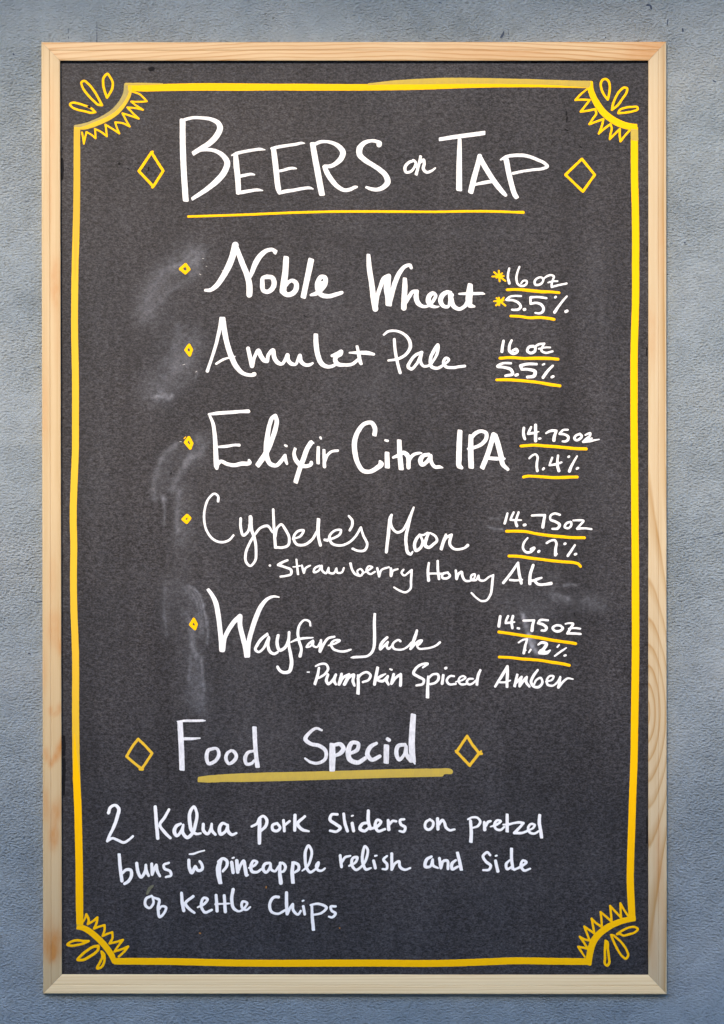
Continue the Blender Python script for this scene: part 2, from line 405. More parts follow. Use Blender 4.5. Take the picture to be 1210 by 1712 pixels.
for pts, w, s in [
 ([(213,460),(214,560),(213,700),(212,860),(212,1120)], 14, .42), ([(250,545),(240,575),(226,618)], 7, .55), ([(280,545),(262,560)], 12, .35), ([(226,600),(228,612)], 10, .5),
 ([(945,330),(943,560),(947,700),(944,830),(946,1060)], 26, .34), ([(955,800),(960,1045)], 14, .22), ([(960,1010),(961,1030)], 14, .45), ([(288,1028),(300,1060)], 16, .2),
 ([(540,405),(700,400)], 30, .25), ([(360,325),(470,330)], 22, .25), ([(920,170),(1000,240)], 60, .15), ([(130,170),(330,150)], 60, .12), ([(240,1440),(330,1410)], 20, .2), ([(300,1330),(620,1335),(800,1335)], 24, .22), ([(480,1425),(560,1432)], 9, .35),
 ([(130,1200),(150,1500)], 50, .15), ([(200,330),(420,335)], 30, .12), ([(170,170),(190,200)], 30, .1), ([(275,957),(286,946)], 3.5, .6), ([(268,1000),(262,1100)], 10, .15),
]: soft(XX, YY, dark, pts, w, s)
dust += 0.012 * (vnoise(XX, YY, 40) + vnoise(XX, YY, 90) + 0.6)
dust *= 0.45 + 0.6 * (vnoise(XX * 0.9 + YY * 0.35, YY * 0.9, 7) + 0.5) + 0.6 * (vnoise(XX * 1.0 + YY * 0.75, (YY - XX) * 0.12, 3.2) + 0.5)
dust = np.clip(dust, 0, 1); dark = np.clip(dark * (0.7 + 0.6 * (vnoise(XX, YY, 9) + .5)), 0, 1)
ny, nx = XX.shape
V = np.stack([(XX - 605) * S, np.full(XX.shape, YP), ZC + (856 - YY) * S], -1).reshape(-1, 3) - np.array(board['world_loc'])
idx = np.arange(ny * nx).reshape(ny, nx)
Fq = np.stack([idx[:-1, :-1], idx[1:, :-1], idx[1:, 1:], idx[:-1, 1:]], -1).reshape(-1, 4).tolist()
back = len(V); cs = [idx[0, 0], idx[0, -1], idx[-1, -1], idx[-1, 0]]
VB = V[cs].copy(); VB[:, 1] += 0.004; V = np.concatenate([V, VB])
for k, line in enumerate([idx[0, :], idx[:, -1], idx[-1, ::-1], idx[::-1, 0]]):
    Fq.append(list(map(int, line)) + [back + (k + 1) % 4, back + k])
Fq.append([back, back + 1, back + 2, back + 3])
panel = mesh_obj('board_panel', V, Fq, M['board'], board, {'chalk_dust': np.r_[dust.ravel(), 0, 0, 0, 0], 'rubbed_dark': np.r_[dark.ravel(), 0, 0, 0, 0]})
panel['world_loc'] = list(board['world_loc'])

# --- frame: four mitred pine rails with a shallow bead line
OUT = [(68.9, 70.8), (1113.8, 70.0), (1114.8, 1662.3), (72.0, 1661.2)]
INN = [(100.4, 101.6), (1083.6, 101.6), (1083.6, 1629.6), (103.4, 1628.8)]
PROF = [(0.0, 0.0), (0.0, 0.00670), (0.012, 0.00750), (0.05, 0.00790), (0.22, 0.00810), (0.40, 0.00820), (0.425, 0.00805), (0.437, 0.00780), (0.45, 0.00805), (0.475, 0.00820),
        (0.62, 0.00830), (0.78, 0.00830), (0.93, 0.00820), (0.985, 0.00790), (1.0, 0.00720), (1.004, -YP - 0.001)]
def rail(k, mat, label, stains=()):
    a0, b0, a1, b1 = OUT[k], OUT[(k + 1) % 4], INN[k], INN[(k + 1) % 4]
    n = 360; vs = []; st = []; gr = []
    for i in range(n + 1):
        t = i / n
        for u, h in PROF:
            uu = min(u, 1.0)
            A = np.array(a0) * (1 - uu) + np.array(a1) * uu; B = np.array(b0) * (1 - uu) + np.array(b1) * uu
            L = np.hypot(*(B - A)); e = 0.18 / L
            P = A + (B - A) * (e + (1 - 2 * e) * t)
            wob = 0.25 * float(vnoise(np.array(P[0] + P[1] * 1.7), np.array(k * 50.0), 60.0))
            if k % 2: P[0] += wob
            else: P[1] += wob
            vs.append(at(P[0], P[1], -h)); gr.append(1.0 if 0.43 < u < 0.445 else 0.0)
            s = 0.0
            for (sx, sy, rx, ry, q) in stains:
                dx = (P[0] - sx) / rx; dy = (P[1] - sy) / ry
                s += q * math.exp(-(dx * dx + dy * dy) ** 1.5)
            st.append(min(1, 1.1 * s))
    m = len(PROF); fs = [(i * m + j, (i + 1) * m + j, (i + 1) * m + j + 1, i * m + j + 1) for i in range(n) for j in range(m - 1)]
    fs += [(i * m + m - 1, (i + 1) * m + m - 1, (i + 1) * m, i * m) for i in range(n)]
    fs += [tuple(range(m)), tuple(range(n * m + m - 1, n * m - 1, -1))]
    V = np.array(vs); c = V.mean(0); V = V - c
    ang = [0, 90, 180, -90][k]                       # local x runs along the rail
    if k % 2: V = np.stack([-V[:, 2], V[:, 1], V[:, 0]], 1) if k == 1 else np.stack([V[:, 2], V[:, 1], -V[:, 0]], 1)
    elif k == 2: V = np.stack([-V[:, 0], V[:, 1], -V[:, 2]], 1)
    o = mesh_obj('frame_rail', V, fs, mat, board, {'stain': st, 'groove': gr}, False, label)
    o.rotation_euler = (0, math.radians(ang), 0)
    w = board['world_loc']; o.location = (c[0] - w[0], c[1] - w[1], c[2] - w[2])
    return o
rail(0, wood_mat('pine_top', (0.60, 0.44, 0.245), (0.42, 0.225, 0.075), 0.0, 270, u0=0.02, v0=-0.034, ax=0.11, wob=0.004, seed=3, contrast=1.1, bend=0.6), 'orange toned top rail with slanting grain',
     [(85, 95, 22, 9, .15), (1085, 85, 45, 30, .45), (850, 88, 70, 10, .25), (760, 60, 60, 50, .15)])
rail(1, wood_mat('pine_right', (0.55, 0.45, 0.285), (0.38, 0.235, 0.09), 0.0, 190, u0=0.190, v0=-0.0125, ax=0.34, wob=0.0022, seed=9, contrast=1.1), 'pale right rail with looping grain',
     [(1090, 560, 10, 60, .22), (1106, 420, 6, 70, .22), (1100, 1440, 5, 70, .35), (1108, 1520, 4, 90, .25), (1092, 1590, 5, 50, .25)])
rail(2, wood_mat('pine_bottom', (0.94, 0.74, 0.43), (0.68, 0.45, 0.20), 0.004, 330, ax=0.004, wob=0.0018, seed=14, contrast=0.50), 'pale bottom rail with fine straight grain')
rail(3, wood_mat('pine_left', (0.53, 0.41, 0.235), (0.39, 0.25, 0.095), 0.0, 120, ax=0.01, wob=0.004, seed=21, contrast=0.30), 'left rail with orange knot stains',
     [(92, 470, 9, 45, .45), (95, 560, 6, 70, .18), (86, 200, 3, 90, .35), (84, 330, 3, 60, .25), (74, 690, 4, 60, .25), (76, 640, 6, 120, .12), (90, 1050, 14, 34, .40), (100, 1080, 4, 16, .5), (88, 965, 8, 40, .2),
      (74, 1120, 5, 40, .30), (84, 1188, 5, 7, .45), (92, 1194, 7, 4, .45), (99, 1184, 4, 9, .5), (76, 1258, 4, 10, .55), (81, 1268, 4, 8, .55), (86, 1276, 4, 7, .7), (91, 1268, 4, 9, .6), (97, 1258, 5, 14, .7), (102, 1246, 3, 14, .7),
      (76, 1345, 5, 30, .45), (91, 1362, 9, 24, .45), (90, 1400, 8, 22, .75), (100, 1350, 6, 22, .3), (96, 1580, 12, 28, .6), (78, 1578, 10, 26, .50), (86, 1597, 7, 13, .75), (84, 1560, 16, 40, .18), (102, 1500, 4, 60, .2)])

# ------------------------------------------------------------------ writing and drawing (marker strokes traced on the board, widths included)
def word(label, crop, strokes, mat='white'): return marks('handwritten_word', crop, strokes, mat, board, label)
def figure(label, crop, strokes, mat='white'): return marks('handwritten_figure', crop, strokes, mat, board, label)
def under(crop, stroke, mat='yellow', label=None): return marks('underline', crop, stroke, mat, board, label)
def diamond(crop, stroke, mat='yellow', label=None, name='diamond'): return marks(name, crop, stroke, mat, board, label, rough=0.3)

# --- border: four long sides, four scalloped corners with rays and petals
marks('border_line', (0, 0, 1210), """
f11.5: 210,146.2,11 240,147,12 280,146.2,12 330,145.4,12.5 400,145.6,12.4 460,145.6,11.2 500,145.8,11.6 560,146,11 620,146,10.6 680,145.6,10 740,144.2,9 800,142.4,8.5 860,141.4,9 920,141.2,10 989,141.8,11.5""",
 'yellow', board, 'top border line, worn along its upper edge')
marks('border_wear', (0, 0, 1210), """
f6: 209,141,5 240,140.5,4 272,140.2,2""", 'yellow_worn', board, 'faded start of the top border line', thick=0.00018)
marks('border_wear', (0, 0, 1210), """
f8: 615,141,3 660,137.8,7 700,136.6,9.5 740,135.4,10.5 790,135.4,10.5 850,136.2,9.5 920,138,9 960,140,10.6 986,141.2,12""",
 'yellow_worn', board, 'faded strip above the top border line', thick=0.00018)
marks('border_line', (0, 0, 1210), """
f11: 128.6,212,10.4 128.4,260,10.8 128.2,325,11.2 126.6,402,11.4 125.2,452,11.4 124.6,500,11.4 124.6,560,11.4 125.8,620,11.4 126,700,11.4 125.6,760,11.4 123.8,805,11.5 122.2,870,11.6 123.1,905,11.4 122.6,965,11.4 123,1005,11.3 126,1095,11.6 126.2,1200,11.8 127.6,1290,12 129.6,1340,12 131.2,1400,12 132.4,1460,12 132.7,1510,12 133.4,1553,11""",
 'yellow_soft', board, 'softer left border line')
marks('second_coat', (0, 0, 1210), "f12: 124.5,1225,1.5 125.6,1262,6 127.4,1300,11.8 129.6,1340,12.4 131.2,1400,12.4 132.4,1460,12.4 132.7,1510,12.4 133.3,1545,11.5", 'yellow', board, 'brighter lower end of the left border line', thick=0.00018)
marks('border_wear', (0, 0, 1210), "f10.6: 128.5,216,10.6 128.4,260,11 128.2,322,11.3 127.4,370,10 126,430,5 125.4,470,1.5", 'yellow_dull', board, 'duller upper end of the left border line', thick=0.00018)
marks('border_line', (0, 0, 1210), """
f12: 1060.4,212,12 1060.4,235,12.2 1060.7,300,12 1062,350,12 1062.6,400,12 1062.4,440,12 1062.4,500,12 1061,550,12 1060,585,12 1059.8,640,12 1059.8,700,11.8 1060.6,780,12 1061.2,860,12 1062,940,12 1062.2,1000,12.4 1062.4,1080,12.4 1061.8,1140,12.4 1060.8,1200,12.2 1060,1260,12 1057.6,1330,12 1055.4,1400,12 1054,1440,12 1053.5,1470,12 1055,1508,12 1056,1524,11.6 1056.8,1538,10.5""",
 'yellow', board, 'right border line')
marks('border_wear', (0, 0, 1210), "f12: 1060.4,217,12.4 1060.6,234,12.6", 'yellow_worn', board, 'thin patch at the top of the right line', thick=0.00018)
marks('border_line', (0, 0, 1210), """
f11: 191,1607,11 230,1607.2,11.2 300,1607.8,11.6 380,1609.8,11.6 450,1610.4,11.6 560,1610.2,11.8 640,1610.2,11.6 710,1610.8,11.6 760,1610,11.6 800,1608.6,11.6 860,1606.4,11.6 930,1607.2,11.4 988,1607.6,11.2""",
 'yellow', board, 'bottom border line')
TL = (100, 100, 220); TR = (930, 110, 200); BL = (90, 1510, 200); BR = (930, 1500, 200)
def corner(name, label, crop, arcs, mat, rays, petals, extra=None):
    a = marks('corner_arc', crop, arcs, mat, board, label)
    b = marks('rays', crop, rays, 'yellow', a)
    for p in petals: marks('petal', crop, p, 'yellow', a)
    if extra: marks('second_coat', crop, extra[0], extra[1], a, thick=0.00018)
corner('tl', 'top left corner arc, half rubbed away', TL, """
s40: 612,222,44 608,300,50 565,395,54 490,480,56 400,540,56 300,585,54 220,608,48 140,612,26
""", 'yellow_thin', """
e17: 655,290,15 690,300 735,318 770,350 800,382! 730,386 655,384! 700,420 765,460! 690,444 620,438! 670,490 725,542! 650,515 575,492! 605,550 642,614! 580,584 508,574! 522,620 547,678! 490,640 418,596! 426,650 432,704! 380,664 322,636! 326,680 328,722! 290,690 245,664! 232,715 220,772! 212,715 202,662
""", ["c20: 327,482! 290,448 225,420 160,400 115,395 92,408 108,432 160,458 230,474 290,488",
      "c21: 388,418! 352,350 310,280 262,222 218,194 198,206 205,245 250,315 310,378 350,412",
      "c22: 433,348! 412,290 398,225 405,160 437,130 462,160 485,210 482,260 458,310"],
 ("""
26: 650,250,24 640,320,30 600,395,34 540,470,38 460,530,42 380,568,44 300,600,46 225,625,34 168,632,22""", 'yellow_soft'))
corner('tr', 'top right corner arc, solid yellow', TR, """
f62: 338,160,62 345,230,60 372,310,62 415,390,66 470,465,68 545,530,70 630,580,72 720,610,68 808,618,60
""", 'yellow', """
22: 312,235,18 250,285 192,346! 260,342 338,346! 300,395 246,464! 320,454 392,438! 404,480 372,530 334,590! 400,566 476,540! 465,590 450,635 428,686! 480,640 548,590! 560,630 548,690 540,742! 590,690 642,640! 640,690 648,765! 690,710 740,655
""", ["c24: 520,342! 480,290 455,230 450,175 468,142 500,134 525,152 540,210 536,270",
      "c24: 562,446! 572,390 600,320 645,250 690,220 715,228 712,262 670,330 620,400",
      "c22: 626,480! 640,448 700,424 770,416 820,420 822,440 780,458 710,472"])
corner('bl', 'bottom left corner arc', BL, """
f60: 235,240,52 290,248,56 345,275,60 410,325,62 475,385,62 535,455,62 585,530,60 615,605,46
""", 'yellow', """
e23: 298,185,18 315,150,20 328,112! 342,140 352,175 342,212! 390,185 440,143! 434,190 405,258! 450,240 512,222! 512,270 492,332! 540,310 590,294! 592,350 562,408! 620,395 698,372! 660,420 612,490! 680,468 752,438! 710,490 650,545
""", ["c25: 352,384! 300,382 230,376 170,392 136,420 170,430 230,424 290,410",
      "c27: 448,432! 400,440 340,475 280,525 240,572 290,575 360,540 420,500 448,465",
      "c25: 482,490! 490,540 465,600 438,660 475,650 505,605 512,560 505,515"])
corner('br', 'bottom right corner arc, solid yellow', BR, """
f62: 322,680,66 335,590,66 352,510,70 385,430,70 440,365,68 520,305,66 610,260,60 700,232,56 796,212,60
""", 'yellow', """
22: 288,606,18 255,555 220,500! 262,508 318,524! 280,460 236,400! 280,424 338,440! 310,370 282,296! 330,330 386,368! 370,290 356,216! 400,260 462,304! 455,220 448,150! 500,195 560,248! 552,170 544,88! 600,150 655,208! 650,140 648,62! 685,130 728,192
""", ["c23: 612,374! 670,336 740,306 800,304 824,322 796,354 740,374 670,386 645,372",
      "c23: 552,382! 580,450 625,540 668,600 702,622 726,590 712,540 660,460 600,405 575,386",
      "c25: 498,440! 492,520 492,610 496,680 515,692 532,670 530,600 520,520 512,450"])

# --- heading
C = (280, 180, 200)
word('largest letter of the heading, a capital B', (0, 0, 1210), """
f10: 305.1,199.5,9.6 305.3,240,10 307.3,290,10 310.4,336.2,10
e5.6: 306,201,5 311.5,199.2,5.4 322.5,196.8,5.2 338,197.2,5.4 354,200,6.6 365,206.4,8.6 367.6,213,10 362.6,226,10.4 350.6,239,9.6 337,247.6,8.4 322,257,7.6
e6: 330,252.5,4.6 336,251.2,5 346,250.3,5.6 360.6,252.6,6.4 372.4,260,8.2 379.6,271.4,10 375.6,286,10.4 362.4,302.4,10 346,316,8.2 320.4,333,6
""")
word('heading capitals EE after the big B', (280, 180, 200), """
s58: 688,470,46 694,560,60 708,700,58 716,840,54 716,862,40
26: 650,482,18 700,462,34 780,444,32 870,428,32 940,420,30 985,426,12
24: 735,694,32 790,682,34 845,672,28 878,678,16
24: 706,864,30 750,856,38 830,842,34 915,832,30 962,838,14
s52: 1070,405,50 1084,520,58 1100,660,56 1120,820,56 1130,862,36
26: 1048,412,22 1100,402,34 1200,384,32 1300,370,32 1355,358,28 1385,360,12
24: 1112,644,26 1180,630,30 1230,616,32 1275,612,28 1302,616,14
24: 1128,864,30 1180,850,40 1280,834,34 1390,814,32 1440,812,28 1472,822,14
""")
word('heading capital R', (440, 180, 240), """
f50: 414,296,46 432,400,50 458,540,52 480,660,52 496,738,50
e28: 432,310,30 470,292,30 530,286,26 595,302,32 645,335,44 671,375,50 658,425,48 620,464,40 570,492,34 508,492,26
s38: 512,490,34 535,545,44 580,615,44 630,668,38 685,696,32 730,690,32 775,670,28 790,668,18
""")
word('heading capital S', (440, 180, 240), """
e30: 976,312,46 978,300,44 955,286,30 905,280,28 850,298,38 812,345,52 812,395,50 852,438,44 920,482,40 985,526,42 1035,578,46 1048,628,50 1015,668,42 965,690,34 905,684,30 862,668,22
""")
word('small joined word: on', (660, 200, 280), """
20: 138,296,20 100,310,22 72,350,24 80,380,20 112,376,20 140,345,20 150,310,20 132,292,18
f24: 187,260,22 172,330,22 152,400,24
20: 160,345,18 180,312,20 208,290,20 212,318,24 205,355,24 228,380,22 262,372,20 292,350,14
""")
word('tall capitals, last word of the heading: TAP', (660, 200, 280), """
f28: 320,143,28 400,130,30 500,116,32 580,106,32 650,96,32
f34: 468,138,28 466,240,36 464,360,42 464,460,42 464,512,44
e36: 612,264,34 600,320,38 578,400,40 558,480,42 546,530,40
s32: 612,270,36 650,340,38 700,420,38 750,490,38 785,530,32 800,546,24
20: 585,468,20 640,456,26 712,444,26
f32: 802,280,40 822,380,38 846,480,38 868,545,36 884,568,32
18: 764,290,14 800,270,24 870,258,26 950,262,26 1030,290,24 1085,318,24 1102,338,24 1075,352,22 1000,362,20 920,374,20 855,388,22
""")
under((300, 330, 400), "12.4: 44,97,12 200,92,12 350,87 480,81 620,76 760,72.5 950,71.5 1150,72.5 1300,73,12 1450,70.5 1580,71 1700,75 1738,76,15", label='long underline beneath the heading')
diamond(TL, "c25: 842,852! 950,1022! 858,1165! 726,1024!\n22: 842,850 852,846\n24: 858,1160 850,1172", label='diamond left of the heading')
diamond(TR, "c26: 258,942! 388,1102! 268,1272! 92,1102!", label='diamond right of the heading')
# --- first line
word('thick white cursive word beginning with N', (330, 390, 260), """
s34: 54,442,20 95,443,30 140,415,38 190,350,44 240,260,50 275,170,50 294,92,52
48: 300,100,34 345,225,44 385,325,44 403,400,48 404,460,50 403,478,46
e34: 408,340,28 425,300,36 452,232,44 495,168,42 545,132,32 590,130,28 612,148,40 614,148,38
34: 545,340,34 512,345,30 505,400,38 512,445,34 545,455,34 585,425,40 596,380,42 582,346,36 540,338,34
f48: 690,182,44 684,290,48 670,400,52 664,450,54
e36: 664,450,50 690,476,38 740,468,40 768,430,42 764,385,38 735,368,30 705,385,26 690,410,20
f44: 886,200,48 865,300,46 843,400,44 822,502,44
30: 882,480,20 920,470,34 962,435,42 992,392,40 990,345,38 965,338,34 940,372,40 935,430,42 962,478,38 1020,490,34 1080,475,34 1122,462,28
34: 960,420,34 972,385,30
""")
word('thick white word with a tall W', (590, 410, 240), """
s46: 130,76,32 136,180,44 158,330,46 172,440,50 188,536,50
e38: 190,500,44 205,430,34 235,340,36 265,280,44 300,262,44! 288,360,60 300,440,58 300,508,54
26: 304,490,44 330,400,42 360,300,42 395,228,40 440,178,32 482,170,28 490,190,28
s44: 437,276,36 437,350,46 432,440,48 428,528,48
30: 445,480,34 475,430,34 505,392,32 540,388,32! 532,430,44 550,490,42 590,516,28 640,508,22 680,462,30 696,420,28 675,404,32 645,425,42 635,470,46 655,505,38 700,520,22 725,516,12
30: 835,420,34 800,396,36 755,420,42 738,470,42 765,514,34 800,518,26 815,470,24 812,420,26
30: 820,400,34 828,460,44 850,515,40 895,538,30 940,515,32 972,470,40
s50: 988,326,42 982,400,58 978,470,58 985,505,44 1022,516,20
22: 895,410,18 960,408,26 1050,407,26 1090,406,24 1110,411,10
""")
marks('asterisk', (810, 430, 160), """
24: 180,172 184,240 190,306,22
24: 94,244,20 170,242 240,240
24: 120,190 190,245 262,300
24: 222,204 180,240 148,262,18
30: 170,240 205,250""", 'yellow', board)
marks('asterisk', (810, 430, 160), """
24: 182,512 186,560 185,606
24: 118,558,18 180,550 240,545
24: 152,518 200,560 262,612
24: 242,512 190,565 146,608
34: 165,560 215,565""", 'yellow', board)
figure('16 oz on the first line', (810, 430, 160), """
30: 312,142,28 298,200,30 294,250,30 312,330,36
28: 440,122,26 412,200,30 402,270,32 425,345,32 475,365,32 530,335,30 532,300,26 490,298,26 462,330,24
28: 745,280,28 720,256,26 675,262,28 632,310,32 640,345,32 690,348,32 735,312,30 745,275,26
26: 750,268,24 790,240,28 840,226,28 875,242,28 862,290,28 848,340,28 848,378,28! 940,352,28 1035,334,28
24: 802,322,22 850,306,24 922,303,24""")
under((810, 430, 160), "34: 285,412,34 400,408,34 560,420,40 720,436,40 860,440,34 942,450,32")
figure('5.5 percent on the first line', (810, 430, 160), """
28: 462,492,26 370,490,28 320,500,28 275,540,34! 370,548,32 430,580,34 456,625,36 430,658,36 385,666,32 345,664,28
40: 500,662,40 508,660,40
28: 782,518,30 680,504,30 580,508,32! 580,590,30! 650,578,32 715,600,36 745,650,38 728,695,36 690,710,30 642,704,28
32: 892,508,32 900,502,32
28: 1040,494,24 990,550,30 930,630,34 886,695,42
38: 1026,688,40 1042,680,40""")
under((810, 430, 160), "34: 330,744,32 440,748,34 560,766,36 700,762,36 800,772,36 878,786,36")
diamond((220, 390, 212.0), "c30: 514,298! 546,344! 512,378! 466,340!", name='bullet_diamond')
# --- second line
word('white cursive word beginning with a pointed A', (330, 520, 310), """
s26: 160,44,34 146,110,26 120,220,22 92,310,20 64,392,22
f30: 164,42,34 176,130,36 195,220,34 222,300,36 255,365,34 295,405,26 340,418,22 372,412,26 368,402,26
14: 122,344,16 165,318,18 245,296,8
24: 330,244,26 340,290,28 356,358,30! 372,300,22 398,258,26 412,290,30 436,322,30 455,328,24! 465,282,24 492,256,28 500,300,30 525,338,28 550,346,20 568,325,22 588,286,24 590,318,28 615,345,26 640,348,18 655,318,22 668,290,24 675,328,28 705,352,24 735,350,20 752,340,14
s28: 772,150,30 774,220,34 786,290,34 812,345,32 852,364,24 890,355,22 912,340,20
22: 878,292,20 905,280,22 940,264,22 938,280,22 905,298,28 898,320,30 915,345,30 960,352,22 1010,346,22 1045,320,22
f20: 1040,226,18 1052,280,24 1062,330,26 1070,350,20
18: 992,272,12 1050,272,24 1110,274,28 1150,282,18""")
word('thin white cursive word beginning with P', (630, 540, 330), """
18: 106,100,18 112,170,20 125,240,20 142,304,20
17: 42,72,14 65,54,16 110,48,16 165,68,18 200,110,22 205,145,22 180,190,20 130,220,18 70,230,14
18: 275,180,20 240,195,20 205,235,20 192,270,22 208,282,20 240,255,18 272,190,20! 268,240,20 285,264,18 315,262,16 350,225,16 372,175,20 374,134,20 345,175,20 328,225,22 335,268,22 365,278,20 410,255,16 440,222,16 425,214,18 408,240,20 420,266,20 460,274,18 505,268,18 538,264,18
14: 340,190,20 370,140,16""")
figure('16 oz on the second line', (630, 540, 330), """
17: 776,110,16 770,140,18 766,175,20
16: 826,106,14 812,140,18 814,175,18 838,188,18 862,172,18 855,160,16 832,170,16
17: 958,142,18 932,148,18 922,172,18 940,184,18 968,172,18 972,150,16
15: 965,148,14 990,132,16 1026,126,14! 1012,150,14 1008,168,16 1030,182,14 1076,174,14
12: 992,158,12 1035,150,12 1062,150,12""")
under((630, 540, 330), "18: 754,216,17 820,212,18 900,217,18 1000,216,20 1080,219,18 1110,222,18")
figure('5.5 percent on the second line', (630, 540, 330), """
15: 822,247,14 770,248,16 738,266,17 780,272,18 825,290,20 832,310,20 788,324,16
18: 852,320,20 862,316,18
16: 978,252,16 920,252,18 880,262,20! 888,284,18! 930,285,18 970,300,22 965,322,22 922,332,18
12: 1016,256,12 1026,252,12
16: 1078,262,14 1050,290,18 1018,334,20
18: 1072,332,18 1080,328,18""")
under((630, 540, 330), "18: 734,349,16 800,348,18 900,355,18 1000,366,18 1060,377,20 1122,385,18")
diamond((220, 390, 212.0), "c27: 548,1066! 572,1112! 554,1164! 514,1114!", name='bullet_diamond')
# --- third line
word('white word beginning with a wide E', (330, 670, 260), """
26: 88,106,18 150,98,28 260,90,28 340,84,26 396,82,30
s30: 94,115,20 118,170,28 132,250,32 140,360,36 144,450,40 148,505,42 150,526,26
18: 150,360,18 230,354,24 300,344,20 324,346,24
e30: 150,495,40 180,472,28 230,492,30 280,502,30 340,490,34 405,480,32 398,455,16
s36: 464,508,40 505,450,44 545,385,40 580,300,38 608,210,38 616,150,34 605,118,34! 585,130,32 560,190,34 545,270,38 535,360,42 540,440,40 565,490,36 610,504,30 650,470,32 680,425,26! 685,460,28 696,490,20
18: 680,346,16 692,352,22
s28: 762,368,26 752,400,26 760,450,34 790,490,36 840,510,30 885,488,30 885,480,28
f36: 885,322,38 855,370,38 825,450,40 795,530,38 762,638,38
12: 885,318,22 904,330,12
f28: 940,356,26 938,420,28 938,492,28
20: 956,286,20 960,294,18
s24: 984,378,24 985,440,26 988,512,28
20: 992,470,24 1010,425,24 1045,395,22 1092,388,20""")
word('white word beginning with a round C', (570, 690, 300), """
s28: 224,155,32 228,105,32 205,68,28 160,74,28 118,120,32 92,190,36 94,270,36 115,345,32 150,392,30 190,398,28 240,374,32 270,345,38 262,328,18
f34: 310,266,32 312,372,36
16: 298,186,16 314,190,18
f32: 392,184,32 396,280,34 406,384,36
16: 352,302,18 385,288,26 425,270,28 445,285,32 455,368,30! 460,320,24 485,286,24 530,272,18 545,272,10
24: 590,282,26 555,290,28 535,325,34 545,350,28 580,330,26 605,290,24! 608,330,26 635,366,24 665,366,24 684,370,12""")
word('plain capitals IPA', (570, 690, 300), """
s34: 802,118,34 797,220,38 795,310,38 798,360,36 814,372,22
f38: 876,150,32 874,260,38 878,374,38
26: 875,175,26 905,140,28 945,124,24 978,138,26 978,175,28 950,210,26 900,234,24 856,243,16
e32: 1028,148,34 1008,220,34 985,290,34 950,376,34
s34: 1038,148,34 1060,220,36 1078,290,36 1092,350,32 1125,382,22
20: 990,306,24 1050,310,26 1102,310,16
26: 1028,150 1042,152""")
figure('14.75 oz on the third line', (850, 700, 160), """
36: 194,118,36 188,180,38 196,230,40 206,256,36
32: 285,106,30 265,150,34 248,192,32! 310,182,36 385,164,14
38: 342,80,38 342,180,44 342,280,42
34: 388,252,32 404,250,30
34: 474,184,26 520,158,34 560,150,36 604,154,34! 588,200,38 576,240,42 574,272,44
28: 750,140,26 690,144,28 645,192,32! 710,200,32 755,232,38 748,270,36 715,288,30 682,286,26
30: 905,194,30 855,212,32 832,250,34 855,272,32 905,252,34 928,220,32 900,192,30
26: 970,206,22 1035,184,28 1030,215,30 985,250,28 945,292,34! 1030,282,36 1145,262,16
26: 975,262,24 1055,248,24""")
under((850, 700, 160), "34: 156,346,34 230,340,36 320,334,36 450,344,38 600,354,38 720,366,38 850,378,38 982,382,38")
figure('7.4 percent on the third line', (850, 700, 160), """
26: 262,500,26 300,466,28 345,452,28 364,475,30 358,560,34 358,620,36 364,658,38
32: 434,642,28 446,628,32
28: 552,494,28 530,550,28 518,590,28! 580,580,32 670,552,28
30: 626,466,30 618,540,34 622,610,38 636,658,42
32: 758,484,30 766,478,30
28: 866,474,26 825,545,30 790,610,36 770,662,44
34: 864,632,32 878,624,32""")
under((850, 700, 160), "36: 188,738,34 230,728,34 320,728,34 430,735,36 560,744,38 700,742,38 800,738,36 870,738,36")
diamond((280, 700, 141.3), "c46: 302,272! 348,352! 324,420! 256,338!\n14: 236,286 258,262", name='bullet_diamond')
# --- fourth line
word('thin white cursive word beginning with a long C', (320, 810, 320), """
e15: 168,106,18 168,75,16 148,58,14 112,84,15 85,150,16 80,225,16 100,300,16 145,352,16 195,365,16 240,350,16 268,318,14
16: 311,215,18 310,265,18 330,322,18 355,300,18 370,250,20 372,205,24
17: 373,210,26 378,280,22 398,340,20 408,420,18 398,490,17 370,515,16 345,490,17 342,440,18 368,370,18 405,310,17 440,272,16 480,262,18 512,302,14
e18: 516,158,16 520,240,18 526,340,20 531,404,20
16: 530,330,16 545,270,16 568,252,16 590,280,18 618,345,18 610,385,18 580,398,17 540,398,16
16: 640,345,12 690,325,16 708,290,16 675,294,16 645,340,18 665,378,18 710,382,18 760,350,18 792,300,18
s22: 803,215,24 800,300,22 806,350,20 815,384,20
16: 845,352,14 900,338,16 940,310,16 945,290,16 905,292,15 872,330,18 885,370,18 935,386,16 990,370,16 1035,330,16 1070,272,16! 1085,320,16 1110,385,18 1095,415,18 1055,420,16 1018,406,16
16: 994,200,14 1015,225,18 1015,260,18 1000,290,16
12: 842,350,18 860,356,14""")
word('thin white word beginning with M', (620, 830, 200), """
30: 156,562,32 164,480,34 176,380,36 184,290,32 196,220,40 208,188,28
26: 204,200,30 200,270,26 222,330,28 270,364,28 318,345,28 355,290,28 395,200,26 432,112,22
30: 425,130,24 400,210,26 375,310,32 355,400,34 358,500,34 380,575,34 402,585,28 420,560,20
28: 492,388,28 460,430,34 440,500,34 455,548,32 500,520,32 522,460,28 495,388,24
22: 495,390,24 530,390,22 572,368,22
28: 585,372,24 560,430,36 552,500,38 580,516,32 630,485,32 668,445,28 650,400,26 600,370,22
e30: 758,386,24 735,450,34 708,540,34
26: 728,490,22 765,415,26 815,388,30! 802,430,32 800,490,30 845,532,28 900,534,26 950,518,26 978,495,34""")
